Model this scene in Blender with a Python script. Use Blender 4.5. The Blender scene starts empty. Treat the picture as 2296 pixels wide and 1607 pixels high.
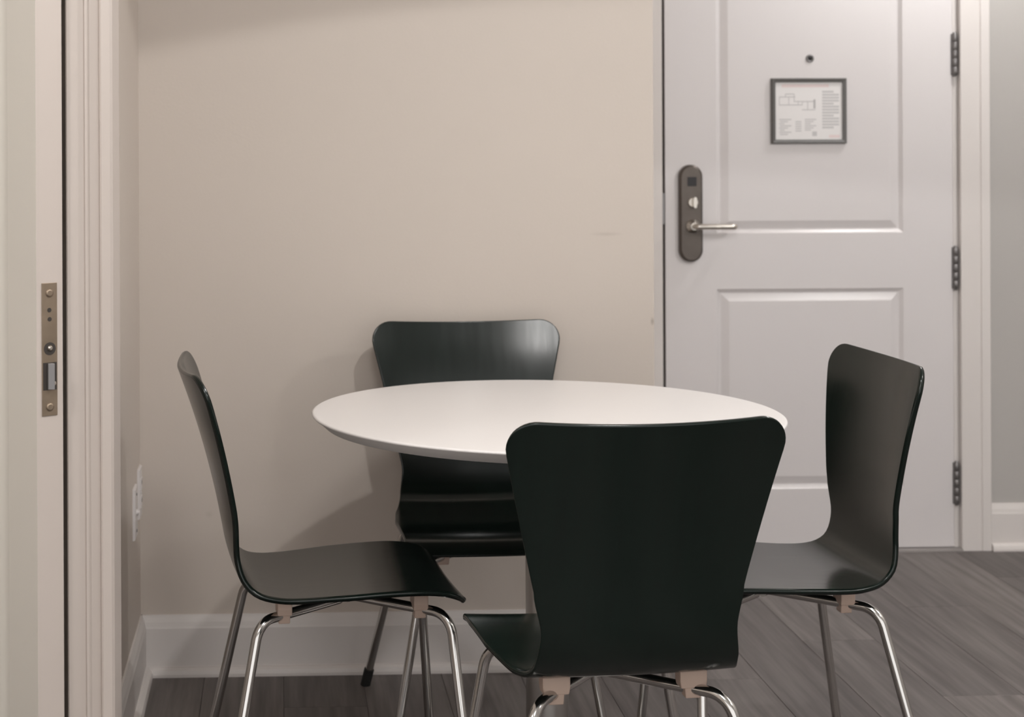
import bpy, math, random
from mathutils import Vector, Matrix

random.seed(7)
S = bpy.context.scene
COL = S.collection

# ------------------------------------------------------------------ camera
W, H = 2296.0, 1607.0
F_PX, PX, PY = 3950.0, 769.0, 306.8
ROLL, YAW, CAM_H = 0.0044, -0.0369, 1.297
cam_data = bpy.data.cameras.new('camera')
cam = bpy.data.objects.new('camera', cam_data)
COL.objects.link(cam)
r0 = Vector((math.cos(YAW), math.sin(YAW), 0))
fw = Vector((-math.sin(YAW), math.cos(YAW), 0))
up = Vector((0, 0, 1))
ax = r0 * math.cos(ROLL) - up * math.sin(ROLL)
ay = r0 * math.sin(ROLL) + up * math.cos(ROLL)
M = Matrix.Identity(4)
for i in range(3):
    M[i][0], M[i][1], M[i][2] = ax[i], ay[i], -fw[i]
M[0][3], M[1][3], M[2][3] = 0, 0, CAM_H
cam.matrix_world = M
cam_data.sensor_width = 36.0
cam_data.lens = 36.0 * F_PX / W
cam_data.shift_x = (W / 2 - PX) / W
cam_data.shift_y = (PY - H / 2) / W
cam_data.clip_start = 0.05
cam_data.dof.use_dof = True
cam_data.dof.focus_distance = 3.1
cam_data.dof.aperture_fstop = 6.5
S.camera = cam

# ------------------------------------------------------------------ world, lights, exposure
world = bpy.data.worlds.new('world')
S.world = world
world.use_nodes = True
world.node_tree.nodes['Background'].inputs[0].default_value = (1.0, 0.98, 0.96, 1)
world.node_tree.nodes['Background'].inputs[1].default_value = 1.5  # uniform ambient added as fill, entering through the open camera side

S.view_settings.view_transform = 'Standard'
S.view_settings.look = 'None'
S.view_settings.gamma = 1.0
S.view_settings.exposure = 0.06
S.view_settings.use_curve_mapping = False


def spot(name, loc, power, cone, radius, color, blend=0.06, aim=None):
    d = bpy.data.lights.new(name, 'SPOT')
    d.energy = power
    d.spot_size = math.radians(cone)
    d.spot_blend = blend
    d.shadow_soft_size = radius
    d.color = color
    o = bpy.data.objects.new(name, d)
    o.location = loc
    if aim:
        v = Vector(aim) - Vector(loc)
        o.rotation_euler = v.to_track_quat('-Z', 'Y').to_euler()
    COL.objects.link(o)
    return o


def lamp(name, loc, power, radius, color):
    d = bpy.data.lights.new(name, 'POINT')
    d.energy = power
    d.shadow_soft_size = radius
    d.color = color
    o = bpy.data.objects.new(name, d)
    o.location = loc
    COL.objects.link(o)


LAMP = (1.0, 0.983, 0.965)
COOL = (1.0, 0.990, 0.985)
spot('dining_downlight', (0.91, 2.27, 2.43), 66, 138.6, 0.04, LAMP, 0.025)
lamp('entry_lamp', (2.22, 5.04, 2.36), 18, 0.07, COOL)
lamp('hall_lamp', (2.65, 2.90, 2.34), 42, 0.08, COOL)
lamp('right_fill', (2.60, 1.80, 2.32), 9, 0.10, LAMP)  # added ambient fill from the right, no known fixture
lamp('front_fill', (0.20, 1.25, 2.34), 42, 0.20, LAMP)  # added frontal fill that lifts the lower wall, no known fixture
lamp('left_fill', (-1.40, 1.55, 2.34), 26, 0.12, COOL)  # added fill from the left to brighten the ajar door's face


# ------------------------------------------------------------------ materials
def new_mat(name):
    m = bpy.data.materials.new(name)
    m.use_nodes = True
    return m, m.node_tree.nodes, m.node_tree.links, m.node_tree.nodes['Principled BSDF']


def paint(name, col, rough=0.55, bump=0.0, bscale=200.0, var=0.0, vscale=3.0, spec=0.5, metal=0.0):
    m, N, L, b = new_mat(name)
    b.inputs['Base Color'].default_value = (*col, 1)
    b.inputs['Roughness'].default_value = rough
    b.inputs['Metallic'].default_value = metal
    b.inputs['Specular IOR Level'].default_value = spec
    tc = N.new('ShaderNodeTexCoord')
    if bump:
        n = N.new('ShaderNodeTexNoise')
        n.inputs['Scale'].default_value = bscale
        n.inputs['Detail'].default_value = 3
        L.new(tc.outputs['Object'], n.inputs['Vector'])
        bp = N.new('ShaderNodeBump')
        bp.inputs['Strength'].default_value = bump
        bp.inputs['Distance'].default_value = 0.002
        L.new(n.outputs['Fac'], bp.inputs['Height'])
        L.new(bp.outputs['Normal'], b.inputs['Normal'])
    if var:
        n2 = N.new('ShaderNodeTexNoise')
        n2.inputs['Scale'].default_value = vscale
        n2.inputs['Detail'].default_value = 4
        L.new(tc.outputs['Object'], n2.inputs['Vector'])
        mx = N.new('ShaderNodeMix')
        mx.data_type = 'RGBA'
        mx.inputs['A'].default_value = (*[c * (1 - var) for c in col], 1)
        mx.inputs['B'].default_value = (*[min(1, c * (1 + var)) for c in col], 1)
        L.new(n2.outputs['Fac'], mx.inputs['Factor'])
        L.new(mx.outputs['Result'], b.inputs['Base Color'])
    return m


def wall_paint(name, col, marks=()):
    m = paint(name, col, 0.6, bump=0.12, bscale=140, var=0.02, vscale=2.2, spec=0.35)
    N, L = m.node_tree.nodes, m.node_tree.links
    b = N['Principled BSDF']
    src = b.inputs['Base Color'].links[0].from_socket
    tc = [n for n in N if n.type == 'TEX_COORD'][0]
    for (x, y, z, sx, sz, amt) in marks:           # small scuffs that sit on the paint
        mp = N.new('ShaderNodeMapping')
        mp.inputs['Location'].default_value = (-x / sx, -y / 0.1, -z / sz)
        mp.inputs['Scale'].default_value = (1 / sx, 1 / 0.1, 1 / sz)
        L.new(tc.outputs['Object'], mp.inputs['Vector'])
        ln = N.new('ShaderNodeVectorMath')
        ln.operation = 'LENGTH'
        L.new(mp.outputs['Vector'], ln.inputs[0])
        mr = N.new('ShaderNodeMapRange')
        mr.inputs['From Min'].default_value = 1.0
        mr.inputs['From Max'].default_value = 0.2
        mr.inputs['To Min'].default_value = 0.0
        mr.inputs['To Max'].default_value = amt
        L.new(ln.outputs['Value'], mr.inputs['Value'])
        mx = N.new('ShaderNodeMix')
        mx.data_type = 'RGBA'
        L.new(mr.outputs['Result'], mx.inputs['Factor'])
        L.new(src, mx.inputs['A'])
        mx.inputs['B'].default_value = (0.16, 0.12, 0.09, 1)
        src = mx.outputs['Result']
    L.new(src, b.inputs['Base Color'])
    return m


MAT = {}
MAT['wall'] = wall_paint('beige wall paint', (0.60, 0.535, 0.480),
                         [(0.80, 4.274, 1.057, 0.045, 0.006, 0.16), (0.9125, 4.274, 0.843, 0.006, 0.012, 0.45),
                          (-0.17, 4.274, 0.385, 0.012, 0.010, 0.10)])
MAT['wall_grey'] = wall_paint('grey wall paint', (0.46, 0.44, 0.42))
MAT['ceiling'] = paint('ceiling paint', (0.78, 0.76, 0.73), 0.8)
MAT['trim'] = paint('white trim paint', (0.71, 0.668, 0.645), 0.4, bump=0.02, bscale=60)
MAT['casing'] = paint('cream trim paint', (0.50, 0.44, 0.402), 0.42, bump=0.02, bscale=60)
MAT['door'] = paint('white door paint', (0.70, 0.668, 0.668), 0.27, bump=0.03, bscale=90)
MAT['leaf'] = paint('cream door paint', (0.66, 0.63, 0.575), 0.42, bump=0.02, bscale=60)
MAT['gasket'] = paint('painted hole shade', (0.035, 0.028, 0.024), 0.8)  # flat dark colour painted in for the shade inside holes and slots
MAT['seal'] = paint('brown door seal', (0.085, 0.070, 0.060), 0.7)
MAT['bronze'] = paint('brushed bronze lock metal', (0.13, 0.112, 0.10), 0.42, metal=0.8, var=0.12, vscale=30)
MAT['hinge'] = paint('dark satin steel', (0.22, 0.21, 0.21), 0.4, metal=0.8)
MAT['nickel'] = paint('satin nickel', (0.62, 0.58, 0.53), 0.28, metal=1.0)
MAT['black'] = paint('black plastic', (0.006, 0.004, 0.005), 0.3)
MAT['brassplate'] = paint('worn brass faceplate', (0.30, 0.235, 0.175), 0.42, metal=0.8, var=0.35, vscale=25)
MAT['plate'] = paint('white switch plate plastic', (0.72, 0.68, 0.67), 0.3)
MAT['table'] = paint('white laminate', (0.86, 0.83, 0.815), 0.38, spec=0.4)
MAT['chrome'] = paint('chrome', (0.56, 0.545, 0.53), 0.12, metal=1.0)
MAT['steel'] = paint('brushed steel', (0.55, 0.53, 0.51), 0.30, metal=1.0)
MAT['block'] = paint('beige plastic mount', (0.52, 0.39, 0.32), 0.45)
MAT['rubber'] = paint('black rubber', (0.01, 0.01, 0.01), 0.7)
MAT['frame'] = paint('grey frame plastic', (0.10, 0.095, 0.09), 0.35)
MAT['paper'] = paint('white paper', (0.80, 0.78, 0.775), 0.5)
MAT['ink'] = paint('pale grey print', (0.57, 0.56, 0.56), 0.6)
MAT['ink_dark'] = paint('mid grey print', (0.47, 0.46, 0.46), 0.6)
MAT['ink_pink'] = paint('pale pink print', (0.78, 0.66, 0.655), 0.6)
MAT['threshold'] = paint('dull aluminium threshold', (0.30, 0.28, 0.27), 0.5, metal=0.3)


def lacquer():
    m, N, L, b = new_mat('dark green lacquer')
    b.inputs['Roughness'].default_value = 0.30
    b.inputs['Specular IOR Level'].default_value = 0.42
    tc = N.new('ShaderNodeTexCoord')
    mp = N.new('ShaderNodeMapping')
    mp.inputs['Scale'].default_value = (60, 4, 4)      # grain runs up the shell
    L.new(tc.outputs['Object'], mp.inputs['Vector'])
    n = N.new('ShaderNodeTexNoise')
    n.inputs['Scale'].default_value = 2.0
    n.inputs['Detail'].default_value = 5
    L.new(mp.outputs['Vector'], n.inputs['Vector'])
    mx = N.new('ShaderNodeMix')
    mx.data_type = 'RGBA'
    mx.inputs['A'].default_value = (0.0012, 0.0048, 0.0034, 1)
    mx.inputs['B'].default_value = (0.0026, 0.0090, 0.0064, 1)
    L.new(n.outputs['Fac'], mx.inputs['Factor'])
    L.new(mx.outputs['Result'], b.inputs['Base Color'])
    mr = N.new('ShaderNodeMapRange')
    mr.inputs['To Min'].default_value = 0.16
    mr.inputs['To Max'].default_value = 0.23
    L.new(n.outputs['Fac'], mr.inputs['Value'])
    L.new(mr.outputs['Result'], b.inputs['Roughness'])
    return m


MAT['green'] = lacquer()


def plank_mat():
    m, N, L, b = new_mat('grey wood vinyl plank')
    tc = N.new('ShaderNodeTexCoord')
    oi = N.new('ShaderNodeObjectInfo')
    sc = N.new('ShaderNodeVectorMath')
    sc.operation = 'SCALE'
    sc.inputs[0].default_value = (13.0, 29.0, 5.0)
    L.new(oi.outputs['Random'], sc.inputs['Scale'])
    ad = N.new('ShaderNodeVectorMath')
    ad.operation = 'ADD'
    L.new(tc.outputs['Object'], ad.inputs[0])
    L.new(sc.outputs[0], ad.inputs[1])
    mp = N.new('ShaderNodeMapping')
    mp.inputs['Scale'].default_value = (42, 1.9, 1)
    L.new(ad.outputs[0], mp.inputs['Vector'])
    n = N.new('ShaderNodeTexNoise')
    n.inputs['Scale'].default_value = 1.0
    n.inputs['Detail'].default_value = 5
    n.inputs['Roughness'].default_value = 0.6
    L.new(mp.outputs['Vector'], n.inputs['Vector'])
    cr = N.new('ShaderNodeValToRGB')
    cr.color_ramp.elements[0].position = 0.28
    cr.color_ramp.elements[0].color = (0.082, 0.070, 0.066, 1)
    cr.color_ramp.elements[1].position = 0.75
    cr.color_ramp.elements[1].color = (0.200, 0.179, 0.172, 1)
    L.new(n.outputs['Fac'], cr.inputs['Fac'])
    mr = N.new('ShaderNodeMapRange')
    mr.inputs['To Min'].default_value = 0.80
    mr.inputs['To Max'].default_value = 1.18
    L.new(oi.outputs['Random'], mr.inputs['Value'])
    ml = N.new('ShaderNodeVectorMath')
    ml.operation = 'SCALE'
    L.new(cr.outputs['Color'], ml.inputs[0])
    L.new(mr.outputs['Result'], ml.inputs['Scale'])
    L.new(ml.outputs[0], b.inputs['Base Color'])
    b.inputs['Roughness'].default_value = 0.48
    b.inputs['Specular IOR Level'].default_value = 0.35
    bp = N.new('ShaderNodeBump')
    bp.inputs['Strength'].default_value = 0.15
    bp.inputs['Distance'].default_value = 0.001
    L.new(n.outputs['Fac'], bp.inputs['Height'])
    L.new(bp.outputs['Normal'], b.inputs['Normal'])
    return m


MAT['plank'] = plank_mat()
MAT['subfloor'] = paint('dark plank joint', (0.03, 0.026, 0.024), 0.8)


# ------------------------------------------------------------------ mesh helpers
class MB:
    def __init__(self):
        self.v, self.f, self.s = [], [], []

    def add(self, vs, fs, smooth=False):
        o = len(self.v)
        self.v += [tuple(p) for p in vs]
        self.f += [tuple(i + o for i in f) for f in fs]
        self.s += [smooth] * len(fs)
        return self

    def box(self, x0, x1, y0, y1, z0, z1):
        vs = [(x, y, z) for z in (z0, z1) for y in (y0, y1) for x in (x0, x1)]
        fs = [(0, 2, 3, 1), (4, 5, 7, 6), (0, 1, 5, 4), (2, 6, 7, 3), (0, 4, 6, 2), (1, 3, 7, 5)]
        return self.add(vs, fs)

    def prism(self, poly, mapf, a, b):
        """extrude closed polygon [(p,q)] from a to b ; mapf(p,q,t)->xyz"""
        n = len(poly)
        vs = [mapf(p, q, a) for p, q in poly] + [mapf(p, q, b) for p, q in poly]
        fs = [(i, (i + 1) % n, n + (i + 1) % n, n + i) for i in range(n)]
        fs += [tuple(range(n - 1, -1, -1)), tuple(range(n, 2 * n))]
        return self.add(vs, fs)

    def lathe(self, prof, c=(0, 0, 0), n=48, axis='z', smooth=True):
        vs, fs = [], []
        for (r, h) in prof:
            for k in range(n):
                a = 2 * math.pi * k / n
                u, w = r * math.cos(a), r * math.sin(a)
                p = (u, w, h) if axis == 'z' else ((u, h, w) if axis == 'y' else (h, u, w))
                vs.append((p[0] + c[0], p[1] + c[1], p[2] + c[2]))
        m = len(prof)
        for i in range(m - 1):
            for k in range(n):
                fs.append((i * n + k, i * n + (k + 1) % n, (i + 1) * n + (k + 1) % n, (i + 1) * n + k))
        self.add(vs, fs, smooth)
        self.add(vs[:n], [tuple(range(n - 1, -1, -1))])
        self.add(vs[-n:], [tuple(range(n))])
        return self

    def tube(self, pts, r, n=14, smooth=True):
        pts = [Vector(p) for p in pts]
        m = len(pts)
        T = []
        for i in range(m):
            a = pts[max(i - 1, 0)]
            b = pts[min(i + 1, m - 1)]
            T.append((b - a).normalized())
        nrm = T[0].orthogonal().normalized()
        vs, fs = [], []
        for i in range(m):
            nrm = (nrm - T[i] * nrm.dot(T[i])).normalized()
            bn = T[i].cross(nrm)
            for k in range(n):
                a = 2 * math.pi * k / n
                vs.append(pts[i] + (nrm * math.cos(a) + bn * math.sin(a)) * r)
        for i in range(m - 1):
            for k in range(n):
                fs.append((i * n + k, i * n + (k + 1) % n, (i + 1) * n + (k + 1) % n, (i + 1) * n + k))
        self.add(vs, fs, smooth)
        self.add(vs[:n], [tuple(range(n - 1, -1, -1))])
        self.add(vs[-n:], [tuple(range(n))])
        return self

    def build(self, name, mat, parent=None, fix=True, bevel=0.0):
        me = bpy.data.meshes.new(name)
        me.from_pydata(self.v, [], self.f)
        me.polygons.foreach_set('use_smooth', self.s)
        me.validate()
        if fix:
            import bmesh
            bm = bmesh.new()
            bm.from_mesh(me)
            bmesh.ops.recalc_face_normals(bm, faces=bm.faces)
            bm.to_mesh(me)
            bm.free()
        me.materials.append(mat)
        o = bpy.data.objects.new(name, me)
        COL.objects.link(o)
        if parent is not None:
            o.parent = parent
        if bevel:
            md = o.modifiers.new('bevel', 'BEVEL')
            md.width = bevel
            md.segments = 2
            md.limit_method = 'ANGLE'
        return o


def fillet(pts, rads, n=8):
    """polyline with rounded corners"""
    out = [Vector(pts[0])]
    for i in range(1, len(pts) - 1):
        a, b, c = Vector(pts[i - 1]), Vector(pts[i]), Vector(pts[i + 1])
        u, v = (a - b).normalized(), (c - b).normalized()
        ang = u.angle(v)
        r = rads[i - 1]
        d = r / math.tan(ang / 2)
        cen = b + (u + v).normalized() * (r / math.sin(ang / 2))
        p0, p1 = b + u * d, b + v * d
        e0, e1 = p0 - cen, p1 - cen
        tot = e0.angle(e1)
        for k in range(n + 1):
            t = k / n
            out.append(cen + (e0 * math.sin((1 - t) * tot) + e1 * math.sin(t * tot)) / math.sin(tot))
    out.append(Vector(pts[-1]))
    return out


def structure(o, label=None):
    o['kind'] = 'structure'
    if label:
        o['label'] = label
    return o


def thing(name, label, cat, loc=(0, 0, 0), rz=0, group=None):
    o = bpy.data.objects.new(name, None)
    o.empty_display_size = 0.1
    COL.objects.link(o)
    o.location = loc
    o.rotation_euler = (0, 0, rz)
    o['label'] = label
    o['category'] = cat
    if group:
        o['group'] = group
    return o


# ------------------------------------------------------------------ room shell
YB = 4.274          # beige wall face
YE = 5.426          # entry wall face
XL = -0.3365        # left wall face
XC = 0.9175         # end of the beige wall
CEIL = 2.44
XR, YF, XW = 3.30, -0.90, -1.90

floor = structure(MB().box(XW - .1, XR + .1, YF - .1, 5.60, -0.10, -0.006).build('floor', MAT['subfloor']),
                  'dark grey wood plank floor')
structure(MB().box(XW - .1, XR + .1, YF - .1, 5.60, CEIL, CEIL + .1).build('ceiling', MAT['ceiling']), 'white ceiling')
structure(MB().box(XW - .1, XC, YB, 5.55, -0.006, CEIL).build('wall_back', MAT['wall'], bevel=0.004),
          'plain beige wall behind the far chair')
structure(MB().box(-0.40, XL, 2.86, YB, -0.006, CEIL).build('wall_left', MAT['wall']),
          'narrow beige side wall left of the far corner')
structure(MB().box(-0.3290, -0.2565, 2.745, 2.86, -0.006, CEIL).build('wall_nib', MAT['casing']),
          'short wall end that carries the cream casing')
structure(MB().box(XW, -0.87, 3.50, 3.60, -0.006, CEIL).build('wall_closet', MAT['wall']), 'wall beyond the ajar door')
structure(MB().box(XW - .1, XW, YF - .1, YB, -0.006, CEIL).build('wall_far_left', MAT['wall']), 'far left wall')
structure(MB().box(XR, XR + .1, YF - .1, 5.55, -0.006, CEIL).build('wall_right', MAT['wall_grey']), 'right hand wall')
DH = 2.14           # entry door head
we = MB()
we.box(XC, 1.155, YE, 5.55, -0.006, CEIL)
we.box(2.15, XR, YE, 5.55, -0.006, CEIL)
we.box(1.155, 2.15, YE, 5.55, DH + .03, CEIL)
we.box(1.155, 2.15, 5.52, 5.55, -0.006, DH + .03)
structure(we.build('wall_entry', MAT['wall_grey']), 'grey entry wall around the white door')

# planks (real boards with open joints)
PWID, PLEN, GAP = 0.19, 1.22, 0.0007


def plank(x0, x1, y0, y1):
    if x1 - x0 < 0.01 or y1 - y0 < 0.02:
        return
    g, c = GAP / 2, 0.0007
    x0, x1, y0, y1 = x0 + g, x1 - g, y0 + g, y1 - g
    vs = [(x0, y0, -.006), (x1, y0, -.006), (x1, y1, -.006), (x0, y1, -.006),
          (x0, y0, -c), (x1, y0, -c), (x1, y1, -c), (x0, y1, -c),
          (x0 + c, y0 + c, 0), (x1 - c, y0 + c, 0), (x1 - c, y1 - c, 0), (x0 + c, y1 - c, 0)]
    fs = []
    for a in (0, 4):
        for k in range(4):
            fs.append((a + k, a + (k + 1) % 4, a + 4 + (k + 1) % 4, a + 4 + k))
    fs.append((8, 9, 10, 11))
    MB().add(vs, fs).build('plank', MAT['plank'], floor, fix=False)


k0 = math.floor((-0.336 - 0.008) / PWID)
k = k0
while 0.008 + PWID * k < XR:
    xa, xb = 0.008 + PWID * k, 0.008 + PWID * (k + 1)
    y = 0.35 - ((k * 0.457) % PLEN)
    while y < YE:
        ya, yb = max(y, 0.35), y + PLEN
        a, b = max(xa, XL + .001), min(xb, XR)
        if b <= XC:
            plank(a, b, ya, min(yb, YB))
        elif a >= XC:
            plank(a, b, ya, min(yb, YE))
        else:
            if ya < YB:
                plank(a, b, ya, min(yb, YB))
            if yb > YB:
                plank(XC, b, max(ya, YB), min(yb, YE))
        y += PLEN
    k += 1

# baseboards: moulded top, flat face, shoe moulding
BB = [(0, 0), (0.031, 0), (0.031, 0.007), (0.028, 0.016), (0.021, 0.021), (0.014, 0.022), (0.014, 0.113),
      (0.0125, 0.118), (0.0105, 0.128), (0.0065, 0.139), (0.005, 0.1446), (0, 0.1446)]
structure(MB().prism(BB, lambda p, q, t: (t, YB - p, q), XL + .0005, XC).build('baseboard_back', MAT['trim']),
          'white baseboard along the beige wall')
structure(MB().prism(BB, lambda p, q, t: (XL + p, t, q), 2.865, YB - .0005).build('baseboard_left', MAT['trim']),
          'white baseboard along the left side wall')
structure(MB().prism(BB, lambda p, q, t: (t, YE - p, q), 2.2165, XR).build('baseboard_right', MAT['trim']),
          'white baseboard right of the entry door')

# ------------------------------------------------------------------ entry door frame
DX0, DX1 = 1.2004, 2.1046
fr = MB()
fr.box(1.105, 1.1906, YE - .004, 5.50, 0, DH + .09)                    # left jamb and casing
cas = [(2.1229, 0), (2.1229, .016), (2.1255, .018), (2.183, .018), (2.1858, .015), (2.1885, .019), (2.2135, .021),
       (2.2162, .018), (2.2162, 0)]
fr.prism(cas, lambda p, q, t: (p, YE - q, t), 0, DH + .09)              # right casing with a groove
fr.box(2.1075, 2.15, YE + .006, 5.50, 0, DH + .02)                      # rebate the hinges sit in
fr.box(1.1906, 2.1229, YE - .018, 5.50, DH + .012, DH + .09)            # head
trim1 = structure(fr.build('trim_1', MAT['trim']), 'white casing around the entry door')
MB().box(1.1906, 1.1995, YE + .012, YE + .03, 0, DH).build('gasket', MAT['seal'], trim1)['label'] = 'dark gasket in the door gap'
MB().box(1.1890, 1.1985, YE - .0005, YE + .013, 1.022, 1.118).build('strike_plate', MAT['hinge'], trim1)['label'] = 'dark metal strike plate'
structure(MB().prism([(YE - .03, 0), (YE - .03, .004), (YE - .015, .0085), (YE + .08, .0085), (YE + .08, 0)],
                     lambda p, q, t: (t, p, q), 1.1906, 2.1229).build('trim_2', MAT['threshold']),
          'dull metal threshold under the entry door')


# ------------------------------------------------------------------ panelled doors
def door_leaf(x0, x1, z0, z1, panels, thick, step=0.012, bev=0.036, d1=0.010, d2=0.0015):
    """face at y=0 looking to -y; panels: list of z ranges in ascending order, plus x range"""
    m = MB()
    px0, px1 = panels[0][0], panels[0][1]
    m.add([(x0, 0, z0), (px0, 0, z0), (px0, 0, z1), (x0, 0, z1)], [(0, 1, 2, 3)])
    m.add([(px1, 0, z0), (x1, 0, z0), (x1, 0, z1), (px1, 0, z1)], [(0, 1, 2, 3)])
    zz = [z0]
    for p in panels:
        zz += [p[2], p[3]]
    zz.append(z1)
    for i in range(0, len(zz), 2):
        m.add([(px0, 0, zz[i]), (px1, 0, zz[i]), (px1, 0, zz[i + 1]), (px0, 0, zz[i + 1])], [(0, 1, 2, 3)])
    for (a, b, c, d) in panels:
        rings = []
        for ins, dep in ((0, 0), (0.002, 0.002), (step - .002, d1 - .001), (step, d1), (step + .003, d1), (bev, d2 + .0008), (bev + .003, d2)):
            rings.append([(a + ins, dep, c + ins), (b - ins, dep, c + ins), (b - ins, dep, d - ins), (a + ins, dep, d - ins)])
        vs = [p for r in rings for p in r]
        fs = []
        for i in range(len(rings) - 1):
            for q in range(4):
                fs.append((i * 4 + q, i * 4 + (q + 1) % 4, (i + 1) * 4 + (q + 1) % 4, (i + 1) * 4 + q))
        n = (len(rings) - 1) * 4
        fs.append((n, n + 1, n + 2, n + 3))
        m.add(vs, fs)
    vs = [(x0, 0, z0), (x1, 0, z0), (x1, 0, z1), (x0, 0, z1), (x0, thick, z0), (x1, thick, z0), (x1, thick, z1), (x0, thick, z1)]
    m.add(vs, [(0, 4, 5, 1), (1, 5, 6, 2), (2, 6, 7, 3), (3, 7, 4, 0), (4, 7, 6, 5)])
    return m


door = door_leaf(DX0, DX1, 0.0105, DH, [(1.3607, 1.9471, 0.1967, 0.8190), (1.3607, 1.9471, 0.9920, 2.02)], 0.044)
door = door.build('door_1', MAT['door'], fix=False)
door.location = (0, YE, 0)
structure(door, 'white two panel entry door with lever lock')


def stadium(w, h, n=14):
    r = w / 2
    pts = []
    for k in range(n + 1):
        a = math.pi * k / n
        pts.append((r * math.cos(a), h / 2 - r + r * math.sin(a)))
    for k in range(n + 1):
        a = math.pi + math.pi * k / n
        pts.append((r * math.cos(a), -h / 2 + r + r * math.sin(a)))
    return pts


def rounded_plate(outline, y_back, y_front, inset, cx, cz):
    """plate with a chamfered front facing -y"""
    m = MB()
    n = len(outline)

    def ring(k, y):
        return [(cx + p * k[0], y, cz + q * k[1]) for p, q in outline]
    w = max(p for p, q in outline)
    h = max(q for p, q in outline)
    k1 = ((w - inset) / w, (h - inset) / h)
    vs = ring((1, 1), y_back) + ring((1, 1), y_front + inset) + ring(k1, y_front)
    fs = []
    for a in (0, n):
        for i in range(n):
            fs.append((a + i, a + (i + 1) % n, a + n + (i + 1) % n, a + n + i))
    fs.append(tuple(range(2 * n, 3 * n)))
    m.add(vs, fs)
    return m


# hinges (three knuckle barrels on the right edge)
for hz in (0.2092, 0.8803, 1.5459):
    m = MB()
    hh = 0.128
    for q in range(5):
        a = hz - hh / 2 + q * hh / 5
        m.lathe([(0.0075, a + .0006), (0.0088, a + .002), (0.0088, a + hh / 5 - .002), (0.0075, a + hh / 5 - .0006)],
                (2.1100, -0.007, 0), 16)
    m.lathe([(0.004, hz - hh / 2 - .005), (0.0065, hz - hh / 2 - .002), (0.0065, hz - hh / 2 + .001)], (2.1100, -0.007, 0), 12)
    m.lathe([(0.0065, hz + hh / 2 - .001), (0.0065, hz + hh / 2 + .002), (0.004, hz + hh / 2 + .005)], (2.1100, -0.007, 0), 12)
    m.box(2.1005, 2.1035, -0.004, 0.0, hz - hh / 2, hz + hh / 2)
    h = m.build('hinge', MAT['hinge'], door)
    h['label'] = 'dark steel butt hinge'
# peephole
pe = MB().lathe([(0.0125, 0.0), (0.0125, -0.003), (0.0105, -0.0045), (0.007, -0.0045), (0.007, -0.002)], (1.6558, 0.0015, 1.5346), 24, 'y').build('peephole', MAT['hinge'], door)
pe['label'] = 'small dark round peephole'
MB().lathe([(0.0068, -0.0015), (0.005, -0.0035), (0.001, -0.0042)], (1.6558, 0.0015, 1.5346), 20, 'y').build('lens', MAT['black'], pe)
# lock set
LX, LZ = 1.2762, 1.0558
lock = rounded_plate(stadium(0.0725, 0.300), -0.0005, -0.024, 0.006, LX, LZ).build('lock_plate', MAT['bronze'], door)
lock['label'] = 'bronze oblong lock plate'
MB().box(LX - .012, LX + .0165, -0.0248, -0.0235, 1.140, 1.168).build('card_sensor', MAT['black'], lock, bevel=.0006)
tt = MB()
tt.lathe([(0.0165, -0.0235), (0.0165, -0.028), (0.0135, -0.030)], (LX + .005, 0, 1.090), 24, 'y')
tt.prism(stadium(0.010, 0.034, 6), lambda p, q, t: (LX + .007 + p, t, 1.090 + q), -0.028, -0.048)
tt.build('thumb_turn', MAT['nickel'], lock)
lv = MB()
lv.lathe([(0.021, -0.0235), (0.021, -0.030), (0.014, -0.034), (0.0115, -0.050)], (LX + .004, 0, 1.0165), 28, 'y')
lv.tube(fillet([(LX + .004, -0.040, 1.0165), (LX + .004, -0.066, 1.0165), (1.404, -0.066, 1.0155), (1.404, -0.022, 1.0155)],
               [0.013, 0.012], 7), 0.0088, 14)
lv.build('lever_handle', MAT['nickel'], lock)

# framed notice
ntc = thing('framed_notice', 'small grey-framed landscape safety notice hung on the white door below the peephole', 'sign', (1.6503, YE + .0015, 1.3715))
NW, NH, NB = 0.2365, 0.2030, 0.0125
m = MB()
o_ = [(-NW / 2, -NH / 2), (NW / 2, -NH / 2), (NW / 2, NH / 2), (-NW / 2, NH / 2)]
i_ = [(-NW / 2 + NB, -NH / 2 + NB), (NW / 2 - NB, -NH / 2 + NB), (NW / 2 - NB, NH / 2 - NB), (-NW / 2 + NB, NH / 2 - NB)]
mid = [(p * 0.975, q * 0.972) for p, q in o_]
rings = [[(p, -.0002, q) for p, q in o_], [(p, -.009, q) for p, q in o_], [(p, -.012, q) for p, q in mid],
         [(p, -.0105, q) for p, q in i_], [(p, -.0002, q) for p, q in i_]]
fs = []
for a in range(5):
    b = (a + 1) % 5
    for q in range(4):
        fs.append((a * 4 + q, a * 4 + (q + 1) % 4, b * 4 + (q + 1) % 4, b * 4 + q))
m.add([p for r in rings for p in r], fs)
m.build('frame', MAT['frame'], ntc)
iw, ih = NW - 2 * NB, NH - 2 * NB
sheet = MB().box(-iw / 2, iw / 2, -.005, -.0002, -ih / 2, ih / 2).build('sheet', MAT['paper'], ntc)
sheet['label'] = 'white printed sheet'


def ink(name, mat, rects):
    mm = MB()
    for (u0, v0, u1, v1) in rects:     # 0..1 across the sheet, v down
        x0, x1 = -iw / 2 + u0 * iw, -iw / 2 + u1 * iw
        z0, z1 = ih / 2 - v1 * ih, ih / 2 - v0 * ih
        mm.box(x0, x1, -.0052, -.0045, z0, z1)
    return mm.build(name, mat, sheet)


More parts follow.
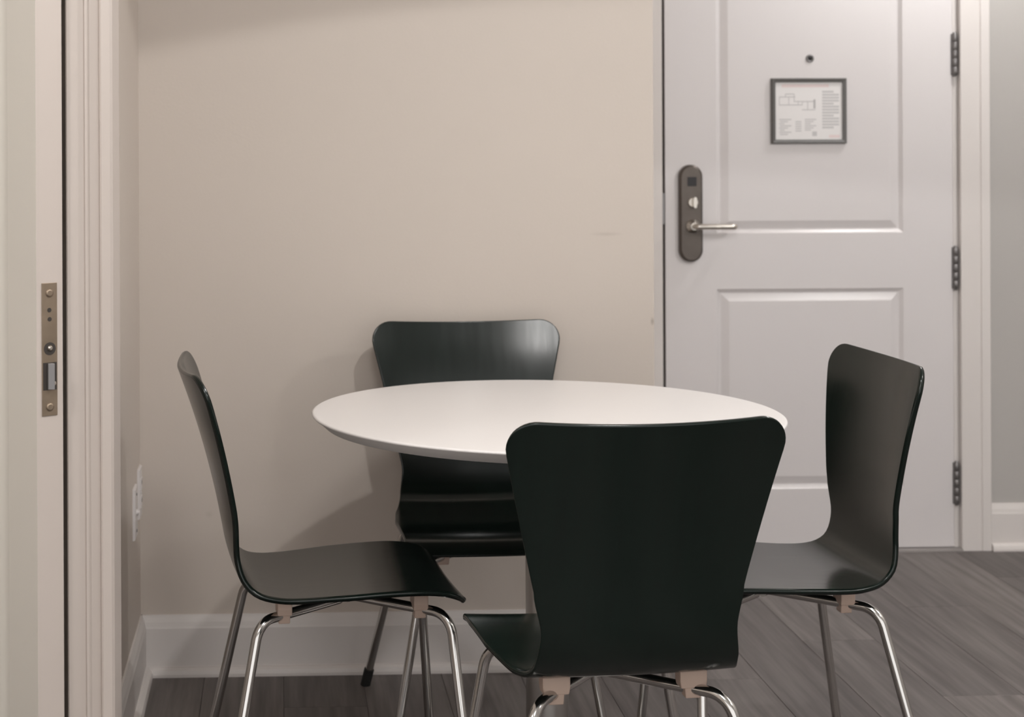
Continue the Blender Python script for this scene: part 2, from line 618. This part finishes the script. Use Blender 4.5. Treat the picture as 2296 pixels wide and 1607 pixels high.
ink('heading', MAT['ink_pink'], [(0.10, 0.035, 0.80, 0.09)])
ink('footer', MAT['ink_pink'], [(0.80, 0.92, 0.96, 0.97)])
ink('text_column', MAT['ink'], [(0.70, 0.15 + .052 * i, 0.70 + (.25 if i % 4 else .17), 0.15 + .052 * i + .034) for i in range(13)])
plan = []
for (a, b, c, d) in ((.06, .25, .30, .262), (.15, .20, .28, .212), (.15, .20, .158, .26), (.28, .20, .288, .33), (.06, .25, .068, .40),
                     (.06, .39, .40, .402), (.28, .33, .58, .342), (.40, .33, .408, .40), (.48, .34, .488, .48), (.57, .30, .60, .46),
                     (.40, .475, .60, .487), (.20, .26, .208, .39), (.34, .33, .348, .40)):
    plan.append((a, b, c, d))
ink('floor_plan', MAT['ink_dark'], plan)
ink('text_block', MAT['ink'], [(0.06 + .01 * (i % 2), 0.64 + .037 * i, 0.24 - .05 * (i % 3), 0.64 + .037 * i + .02) for i in range(8)] +
    [(0.30, 0.68 + .04 * i, 0.39, 0.68 + .04 * i + .02) for i in range(5)] +
    [(0.44, 0.64 + .037 * i, 0.61 - .04 * (i % 3), 0.64 + .037 * i + .02) for i in range(6)] +
    [(0.55, 0.86, 0.62, 0.94)])

# ------------------------------------------------------------------ foreground casing and ajar door at the left
cs = [(-.3272, 0), (-.3272, .010), (-.3255, .012), (-.3000, .0125), (-.2975, .0165), (-.2945, .0150), (-.2905, .0125), (-.2765, .0120),
      (-.2742, .0215), (-.2715, .0225), (-.2595, .0120), (-.2560, .0040), (-.2560, 0)]
structure(MB().prism(cs, lambda p, q, t: (p, 2.7449 - q, t), 0, 2.14).build('trim_3', MAT['casing']),
          'cream moulded casing beside the ajar door')

AL = math.radians(35)
d2 = structure(door_leaf(0.0, 0.80, 0.0, 2.05, [(0.095, 0.705, 0.10, 1.95)], 0.0445)
               .build('door_2', MAT['leaf'], fix=False), 'cream door standing ajar at the left edge')
# local +x runs from the latch edge to the hinge edge; face (y=0) looks to the left/front
ex, ey = math.cos(AL), math.sin(AL)
Rc = Vector((-.3318, 2.7205, 0))                       # right (back) corner of the latch edge
Lc = Rc - Vector((ex, ey, 0)) * 0.0445                 # left (front) corner
xa = Vector((-math.sin(AL), math.cos(AL), 0))          # along the leaf, away from the latch edge
ya = Vector((ex, ey, 0))                               # through the thickness
mw = Matrix.Identity(4)
for i in range(3):
    mw[i][0], mw[i][1], mw[i][2], mw[i][3] = xa[i], ya[i], (0, 0, 1)[i], Lc[i]
mw[2][3] = 0.01
# xa,ya,z is left handed -> mirror the mesh along x so the basis stays right handed
for v in d2.data.vertices:
    v.co.x = -v.co.x
d2.data.flip_normals()
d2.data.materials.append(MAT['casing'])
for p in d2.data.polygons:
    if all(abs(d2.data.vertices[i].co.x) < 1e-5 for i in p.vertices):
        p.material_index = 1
for i in range(3):
    mw[i][0] = -xa[i]
d2.matrix_world = mw
# latch edge is the plane local x=0 facing +x; local y runs across it
PZ = 0.9745 - 0.01
fp = MB().box(0, 0.0016, 0.0085, 0.0345, PZ - .1015, PZ + .1015)
fp = fp.build('lock_faceplate', MAT['brassplate'], d2, bevel=.0005)
fp['label'] = 'worn brass mortise lock faceplate'


def on_edge(prof, y, z, n=20):
    return MB().lathe(prof, (0, y, z), n, 'x')


on_edge([(.0062, .0014), (.0062, .0028), (.004, .0034)], .0215, PZ + .086).build('screw', MAT['brassplate'], fp)
on_edge([(.0062, .0014), (.0062, .0028), (.004, .0034)], .0215, PZ - .088).build('screw', MAT['brassplate'], fp)
on_edge([(.0034, .0012), (.0034, .0020)], .0210, PZ + .060).build('screw_hole', MAT['gasket'], fp)
on_edge([(.0034, .0012), (.0034, .0020)], .0215, PZ + .046).build('screw_hole', MAT['gasket'], fp)
rg = MB()
rg.lathe([(.0098, .0014), (.0098, .0022)], (0, .0215, PZ + .001), 24, 'x')
rg.build('bolt_hole', MAT['gasket'], fp)
on_edge([(.0042, .0020), (.0042, .0045), (.0020, .0060)], .0215, PZ + .002).build('guard_bolt', MAT['nickel'], fp)
MB().box(.0014, .0021, .0100, .0330, PZ - .062, PZ - .020).build('latch_slot', MAT['gasket'], fp)
MB().prism([(.0, .002), (.0, .006), (.009, .0105), (.009, .002)], lambda p, q, t: (q, .0165 + p, t), PZ - .061, PZ - .021).build('latch_bolt', MAT['hinge'], fp, bevel=.0006)
on_edge([(.0034, .0020), (.0034, .0046), (.0015, .0056)], .0275, PZ - .052).build('deadlatch_pin', MAT['nickel'], fp)


# ------------------------------------------------------------------ wall plates on the left side wall
def wall_plate(name, label, y, z, kind):
    t = thing(name, label, 'wall plate', (XL, y, z), 0)
    w, h = 0.070, 0.118
    pl = MB()
    a = [(-w / 2, -h / 2), (w / 2, -h / 2), (w / 2, h / 2), (-w / 2, h / 2)]
    b = [(p * .93, q * .96) for p, q in a]
    vs = [(0.0, p, q) for p, q in a] + [(.003, p, q) for p, q in a] + [(.0062, p, q) for p, q in b]
    fs = [(i + o, (i + 1) % 4 + o, (i + 1) % 4 + 4 + o, i + 4 + o) for o in (0, 4) for i in range(4)] + [(8, 9, 10, 11)]
    pl.add(vs, fs)
    pl.build('plate', MAT['plate'], t)
    if kind == 'outlet':
        for s in (1, -1):
            m = MB().prism(stadium(.034, .030, 8) if False else [(-.017, -.014), (.017, -.014), (.017, .014), (-.017, .014)],
                           lambda p, q, tt: (tt, p, q + s * .021), .005, .0085)
            rc = m.build('receptacle', MAT['plate'], t, bevel=.001)
            for yy in (-.006, .006):
                MB().box(.0082, .0088, yy - .0012, yy + .0012, s * .021 - .002, s * .021 + .007).build('slot', MAT['gasket'], rc)
        MB().lathe([(.0035, .006), (.0035, .0075), (.002, .008)], (0, 0, 0), 14, 'x').build('screw', MAT['plate'], t)
    else:
        MB().lathe([(.0075, .006), (.0075, .0095), (.0045, .0100), (.0045, .0125)], (0, 0, .0), 20, 'x').build('socket', MAT['plate'], t)
        for s in (1, -1):
            MB().lathe([(.0035, .006), (.0035, .0075), (.002, .008)], (0, 0, s * .042), 14, 'x').build('screw', MAT['hinge'], t)
    return t


wall_plate('power_outlet', 'white power outlet low on the left side wall, nearer the corner', 4.218, 0.452, 'outlet')
wall_plate('cable_outlet', 'white cable socket plate low on the left side wall, farther from the corner', 4.085, 0.432, 'cable')

# ------------------------------------------------------------------ table
TX, TY, TR = 0.539, 3.540, 0.4735
table = thing('dining_table', 'round white pedestal dining table with a thin knife edge top among four chairs', 'table', (TX, TY, 0))
prof = [(0.02, -0.0260), (TR - .034, -0.0260), (TR - .026, -0.0245), (TR - .0075, -0.0085), (TR - .002, -0.0055), (TR, -0.0034), (TR - .0008, -0.0014),
        (TR - .0030, 0), (TR - .006, 0), (0.02, 0)]
top = MB().lathe(prof, (0, 0, 0), 128).build('tabletop', MAT['table'], table)
top.location = (0, 0, 0.74)
top.rotation_euler = (0, math.atan(0.0066), 0)         # the top sits a hair out of level
MB().lathe([(0.14, 0.706), (0.14, 0.7095), (0.045, 0.7095)], (0, 0, 0), 40).build('mounting_plate', MAT['steel'], table)
MB().lathe([(0.043, 0.018), (0.043, 0.706)], (0, 0, 0), 40).build('column', MAT['steel'], table)
MB().lathe([(0.186, 0.0), (0.188, 0.003), (0.183, 0.008), (0.13, 0.014), (0.07, 0.020), (0.050, 0.030), (0.0435, 0.045)], (0, 0, 0), 64).build('base', MAT['steel'], table)


# ------------------------------------------------------------------ chairs
def catmull(pts, n):
    P = [Vector((*p, 0)) for p in pts]
    P = [2 * P[0] - P[1]] + P + [2 * P[-1] - P[-2]]
    dense = []
    for i in range(1, len(P) - 2):
        for k in range(24):
            t = k / 24
            a, b, c, d = P[i - 1], P[i], P[i + 1], P[i + 2]
            dense.append(0.5 * ((2 * b) + (c - a) * t + (2 * a - 5 * b + 4 * c - d) * t * t + (3 * b - a - 3 * c + d) * t ** 3))
    dense.append(P[-2])
    L = [0]
    for i in range(1, len(dense)):
        L.append(L[-1] + (dense[i] - dense[i - 1]).length)
    return dense, L


# side profile (y forward, z up) from the front lip to the top of the back
PROFILE = [(0.257, 0.413), (0.244, 0.4240), (0.217, 0.4335), (0.175, 0.4380), (0.11, 0.4370), (0.02, 0.4320), (-0.06, 0.4280), (-0.105, 0.4305),
           (-0.137, 0.4405), (-0.160, 0.4630), (-0.172, 0.500), (-0.179, 0.545), (-0.189, 0.61), (-0.205, 0.69), (-0.225, 0.77), (-0.249, 0.85)]
# half width against arc length fraction measured on named z / y stations
SHT = 0.0115


def lerp_tab(tab, x):
    if x <= tab[0][0]:
        return tab[0][1]
    for i in range(1, len(tab)):
        if x <= tab[i][0]:
            a, b = tab[i - 1], tab[i]
            t = (x - a[0]) / (b[0] - a[0])
            t = t * t * (3 - 2 * t) if a[2] else t
            return a[1] + (b[1] - a[1]) * t
    return tab[-1][1]


def shell_grid(lean):
    dense, L = catmull([(y - lean * max(0.0, z - 0.463), z) for y, z in PROFILE], 24)
    tot = L[-1]

    def at(s):
        for i in range(1, len(L)):
            if L[i] >= s:
                t = (s - L[i - 1]) / (L[i] - L[i - 1])
                return dense[i - 1].lerp(dense[i], t)
        return dense[-1]
    s_bend = min(range(len(dense)), key=lambda i: (dense[i] - Vector((-0.170, 0.478, 0))).length)
    s_bend = L[s_bend]
    wt = [(0, .199, 0), (0.10, .203, 0), (0.22, .200, 0), (0.34, .185, 0), (s_bend - .03, .165, 1), (s_bend + .035, .158, 1), (s_bend + .10, .169, 0), (tot - .05, .2225, 0), (tot, .2235, 0)]
    # rows: fine near ends
    ss = []
    rf, rt = 0.042, 0.046
    for k in range(9):
        ss.append(rf * (1 - math.cos(math.pi / 2 * k / 8)))
    nmid = 64
    for k in range(1, nmid):
        ss.append(rf + (tot - rf - rt) * k / nmid)
    for k in range(11):
        ss.append(tot - rt + rt * math.sin(math.pi / 2 * k / 10))
    # split row nearest to the bend
    NT = 22
    rows = []
    for s in ss:
        p = at(s)
        w = lerp_tab(wt, s)
        if s < rf:
            w += -rf + math.sqrt(max(0, rf * rf - (rf - s) ** 2))
        if s > tot - rt:
            e = s - (tot - rt)
            w += -rt + math.sqrt(max(0, rt * rt - e * e))
        tan = (at(min(s + .004, tot)) - at(max(s - .004, 0))).normalized()
        nrm = Vector((-tan.y, tan.x, 0))            # in (y,z): points to the sitter's side
        if nrm.y < 0 and p.y < .46:
            nrm = -nrm
        if p.y >= .46 and nrm.x < 0:
            nrm = -nrm
        back = min(1, max(0, (s - s_bend) / 0.12))
        back = back * back * (3 - 2 * back)
        row = []
        for j in range(NT + 1):
            t = -1 + 2 * j / NT
            x = w * t
            cur = back * 0.027 * (x / .224) ** 2 + (1 - back) * 0.006 * (x / .21) ** 2
            q = p + nrm * cur
            row.append(Vector((x, q.x, q.y)))
        rows.append(row)
    ib = min(range(len(ss)), key=lambda i: abs(ss[i] - s_bend))
    # vertex normals from the grid (towards the sitter)
    R, C = len(rows), NT + 1
    nr = []
    for i in range(R):
        line = []
        for j in range(C):
            ref_i0, ref_i1 = max(i - 1, 0), min(i + 1, R - 1)
            # keep normals clean at the rounded corners: use the profile tangent
            du = rows[i][min(j + 1, NT)] - rows[i][max(j - 1, 0)]
            c0, c1 = rows[ref_i0][NT // 2], rows[ref_i1][NT // 2]
            dv = c1 - c0
            n = du.cross(dv).normalized()
            line.append(n)
        nr.append(line)
    if nr[10][11].z < 0:
        nr = [[-n for n in l] for l in nr]
    return rows, nr, ib


def shell_piece(rows, nr, i0, i1, cap0, cap1, name, mat, parent):
    h = SHT / 2
    vs, ns, fs = [], [], []
    C = len(rows[0])
    n_r = i1 - i0 + 1

    def put(p, n):
        vs.append(tuple(p))
        ns.append(tuple(n))
        return len(vs) - 1
    topi = [[put(rows[i][j] + nr[i][j] * h, nr[i][j]) for j in range(C)] for i in range(i0, i1 + 1)]
    boti = [[put(rows[i][j] - nr[i][j] * h, -nr[i][j]) for j in range(C)] for i in range(i0, i1 + 1)]
    for a in range(n_r - 1):
        for j in range(C - 1):
            fs.append((topi[a][j], topi[a][j + 1], topi[a + 1][j + 1], topi[a + 1][j]))
            fs.append((boti[a][j], boti[a + 1][j], boti[a + 1][j + 1], boti[a][j + 1]))
    # rim path
    path = []
    if cap0:
        path += [(i0, j) for j in range(C - 1, -1, -1)]
    else:
        path += [(i0, 0)]
    path += [(i, 0) for i in range(i0 + 1, i1 + 1)]
    loops = []
    if cap0 and not cap1:
        pth = [(i, C - 1) for i in range(i1, i0, -1)] + [(i0, j) for j in range(C - 1, -1, -1)] + [(i, 0) for i in range(i0 + 1, i1 + 1)]
        loops.append(pth)
    elif cap1 and not cap0:
        pth = [(i, 0) for i in range(i0, i1)] + [(i1, j) for j in range(0, C)] + [(i, C - 1) for i in range(i1 - 1, i0 - 1, -1)]
        loops.append(pth)
    K = 4
    for pth in loops:
        pr = []
        m = len(pth)
        for q, (i, j) in enumerate(pth):
            a = rows[pth[max(q - 1, 0)][0]][pth[max(q - 1, 0)][1]]
            b = rows[pth[min(q + 1, m - 1)][0]][pth[min(q + 1, m - 1)][1]]
            t = (b - a).normalized()
            n = nr[i][j]
            out = t.cross(n)
            cen = rows[i][n_mid(rows)]
            mid = rows[min(max(i, 12), len(rows) - 14)][len(rows[0]) // 2]
            if out.dot(rows[i][j] - mid) < 0:
                out = -out
            out = (out - n * out.dot(n)).normalized()
            ring = []
            for k in range(K + 1):
                ang = math.pi * k / K
                d = n * math.cos(ang) + out * math.sin(ang) * 0.45
                p = rows[i][j] + n * (h * math.cos(ang)) + out * (0.0028 * math.sin(ang))
                ring.append(put(p, d.normalized()))
            pr.append(ring)
        for q in range(m - 1):
            for k in range(K):
                fs.append((pr[q][k], pr[q + 1][k], pr[q + 1][k + 1], pr[q][k + 1]))
    me = bpy.data.meshes.new(name)
    # orient every face with its stored normals
    out_f = []
    for f in fs:
        a, b, c, d = (Vector(vs[i]) for i in f)
        g = (c - a).cross(d - b)
        s = Vector(ns[f[0]]) + Vector(ns[f[1]]) + Vector(ns[f[2]]) + Vector(ns[f[3]])
        out_f.append(f if g.dot(s) >= 0 else f[::-1])
    me.from_pydata(vs, [], out_f)
    me.polygons.foreach_set('use_smooth', [True] * len(out_f))
    me.normals_split_custom_set_from_vertices(ns)
    me.materials.append(mat)
    o = bpy.data.objects.new(name, me)
    COL.objects.link(o)
    o.parent = parent
    return o


def n_mid(rows):
    return len(rows[0]) // 2


def make_chair(label, lean=0.0, toe=0.235):
    t = thing('dining_chair', label, 'chair', (0, 0, 0), 0, 'green shell chairs around the table')
    rows, nr, ib = shell_grid(lean)
    shell_piece(rows, nr, 0, ib, True, False, 'seat', MAT['green'], t)
    shell_piece(rows, nr, ib, len(rows) - 1, False, True, 'backrest', MAT['green'], t)
    zt = 0.3905
    for (sx, sy) in ((-1, 1), (1, 1), (1, -1), (-1, -1)):
        if sy > 0:
            bend, foot = (sx * .160, min(.233, toe - .018), zt), (sx * .226, toe, 0.012)
        else:
            bend, foot = (sx * .160, -.130, zt), (sx * .243, -.208, 0.012)
        start = (sx * .004, 0.050 + sy * .008, zt + (.004 if sx * sy > 0 else -.004))
        pts = fillet([start, bend, foot], [0.046], 9)
        lg = MB().tube(pts, 0.0095, 14).build('leg', MAT['chrome'], t)
        d = (Vector(foot) - Vector(bend)).normalized()
        ft = MB().tube([Vector(foot) - d * .030, Vector(foot) - d * .003, Vector(foot) + d * .0115 / abs(d.z) * 1.0], 0.0118, 14)
        ft = ft.build('foot', MAT['rubber'], lg)
        # beige plastic mount between tube and shell
        f = 0.72
        cx, cy = bend[0] * f, 0.050 + (bend[1] - 0.050) * f
        zb = zt + .004
        mb = MB()
        mb.prism([(-.021, .0), (.021, .0), (.023, .012), (.023, .029), (-.023, .029), (-.023, .012)],
                 lambda p, q, tt: (cx + p, cy + tt, zb - .002 + q), -.014, .014)
        mb.prism([(-.0125, -.019), (.0125, -.019), (.0145, .002), (-.0145, .002)],
                 lambda p, q, tt: (cx + p, cy + tt, zb + q), -.011, .011)
        mb.build('mount_block', MAT['block'], t, bevel=.002)
    return t


# x, y, heading in degrees, how far the back has sprung from its nominal slope, label
SPOTS = [
    (0.5520, 2.9400, 5.8, 0.0, 'dark green bentwood chair with its back to the viewer, in front of the table'),
    (0.4570, 3.9660, 183.0, 0.0, 'dark green bentwood chair behind the table, against the beige wall'),
    (0.0750, 3.4720, -84.4, 0.05, 'dark green bentwood chair left of the table, seen from its side'),
    (1.0030, 3.4780, 93.6, -0.07, 'dark green bentwood chair right of the table, in front of the white door'),
]
for (x, y, hd, lean, lab) in SPOTS:
    c = make_chair(lab, lean, 0.266 if lean > 0 else 0.235)
    c.location = (x, y, 0)
    c.rotation_euler = (0, 0, math.radians(hd))
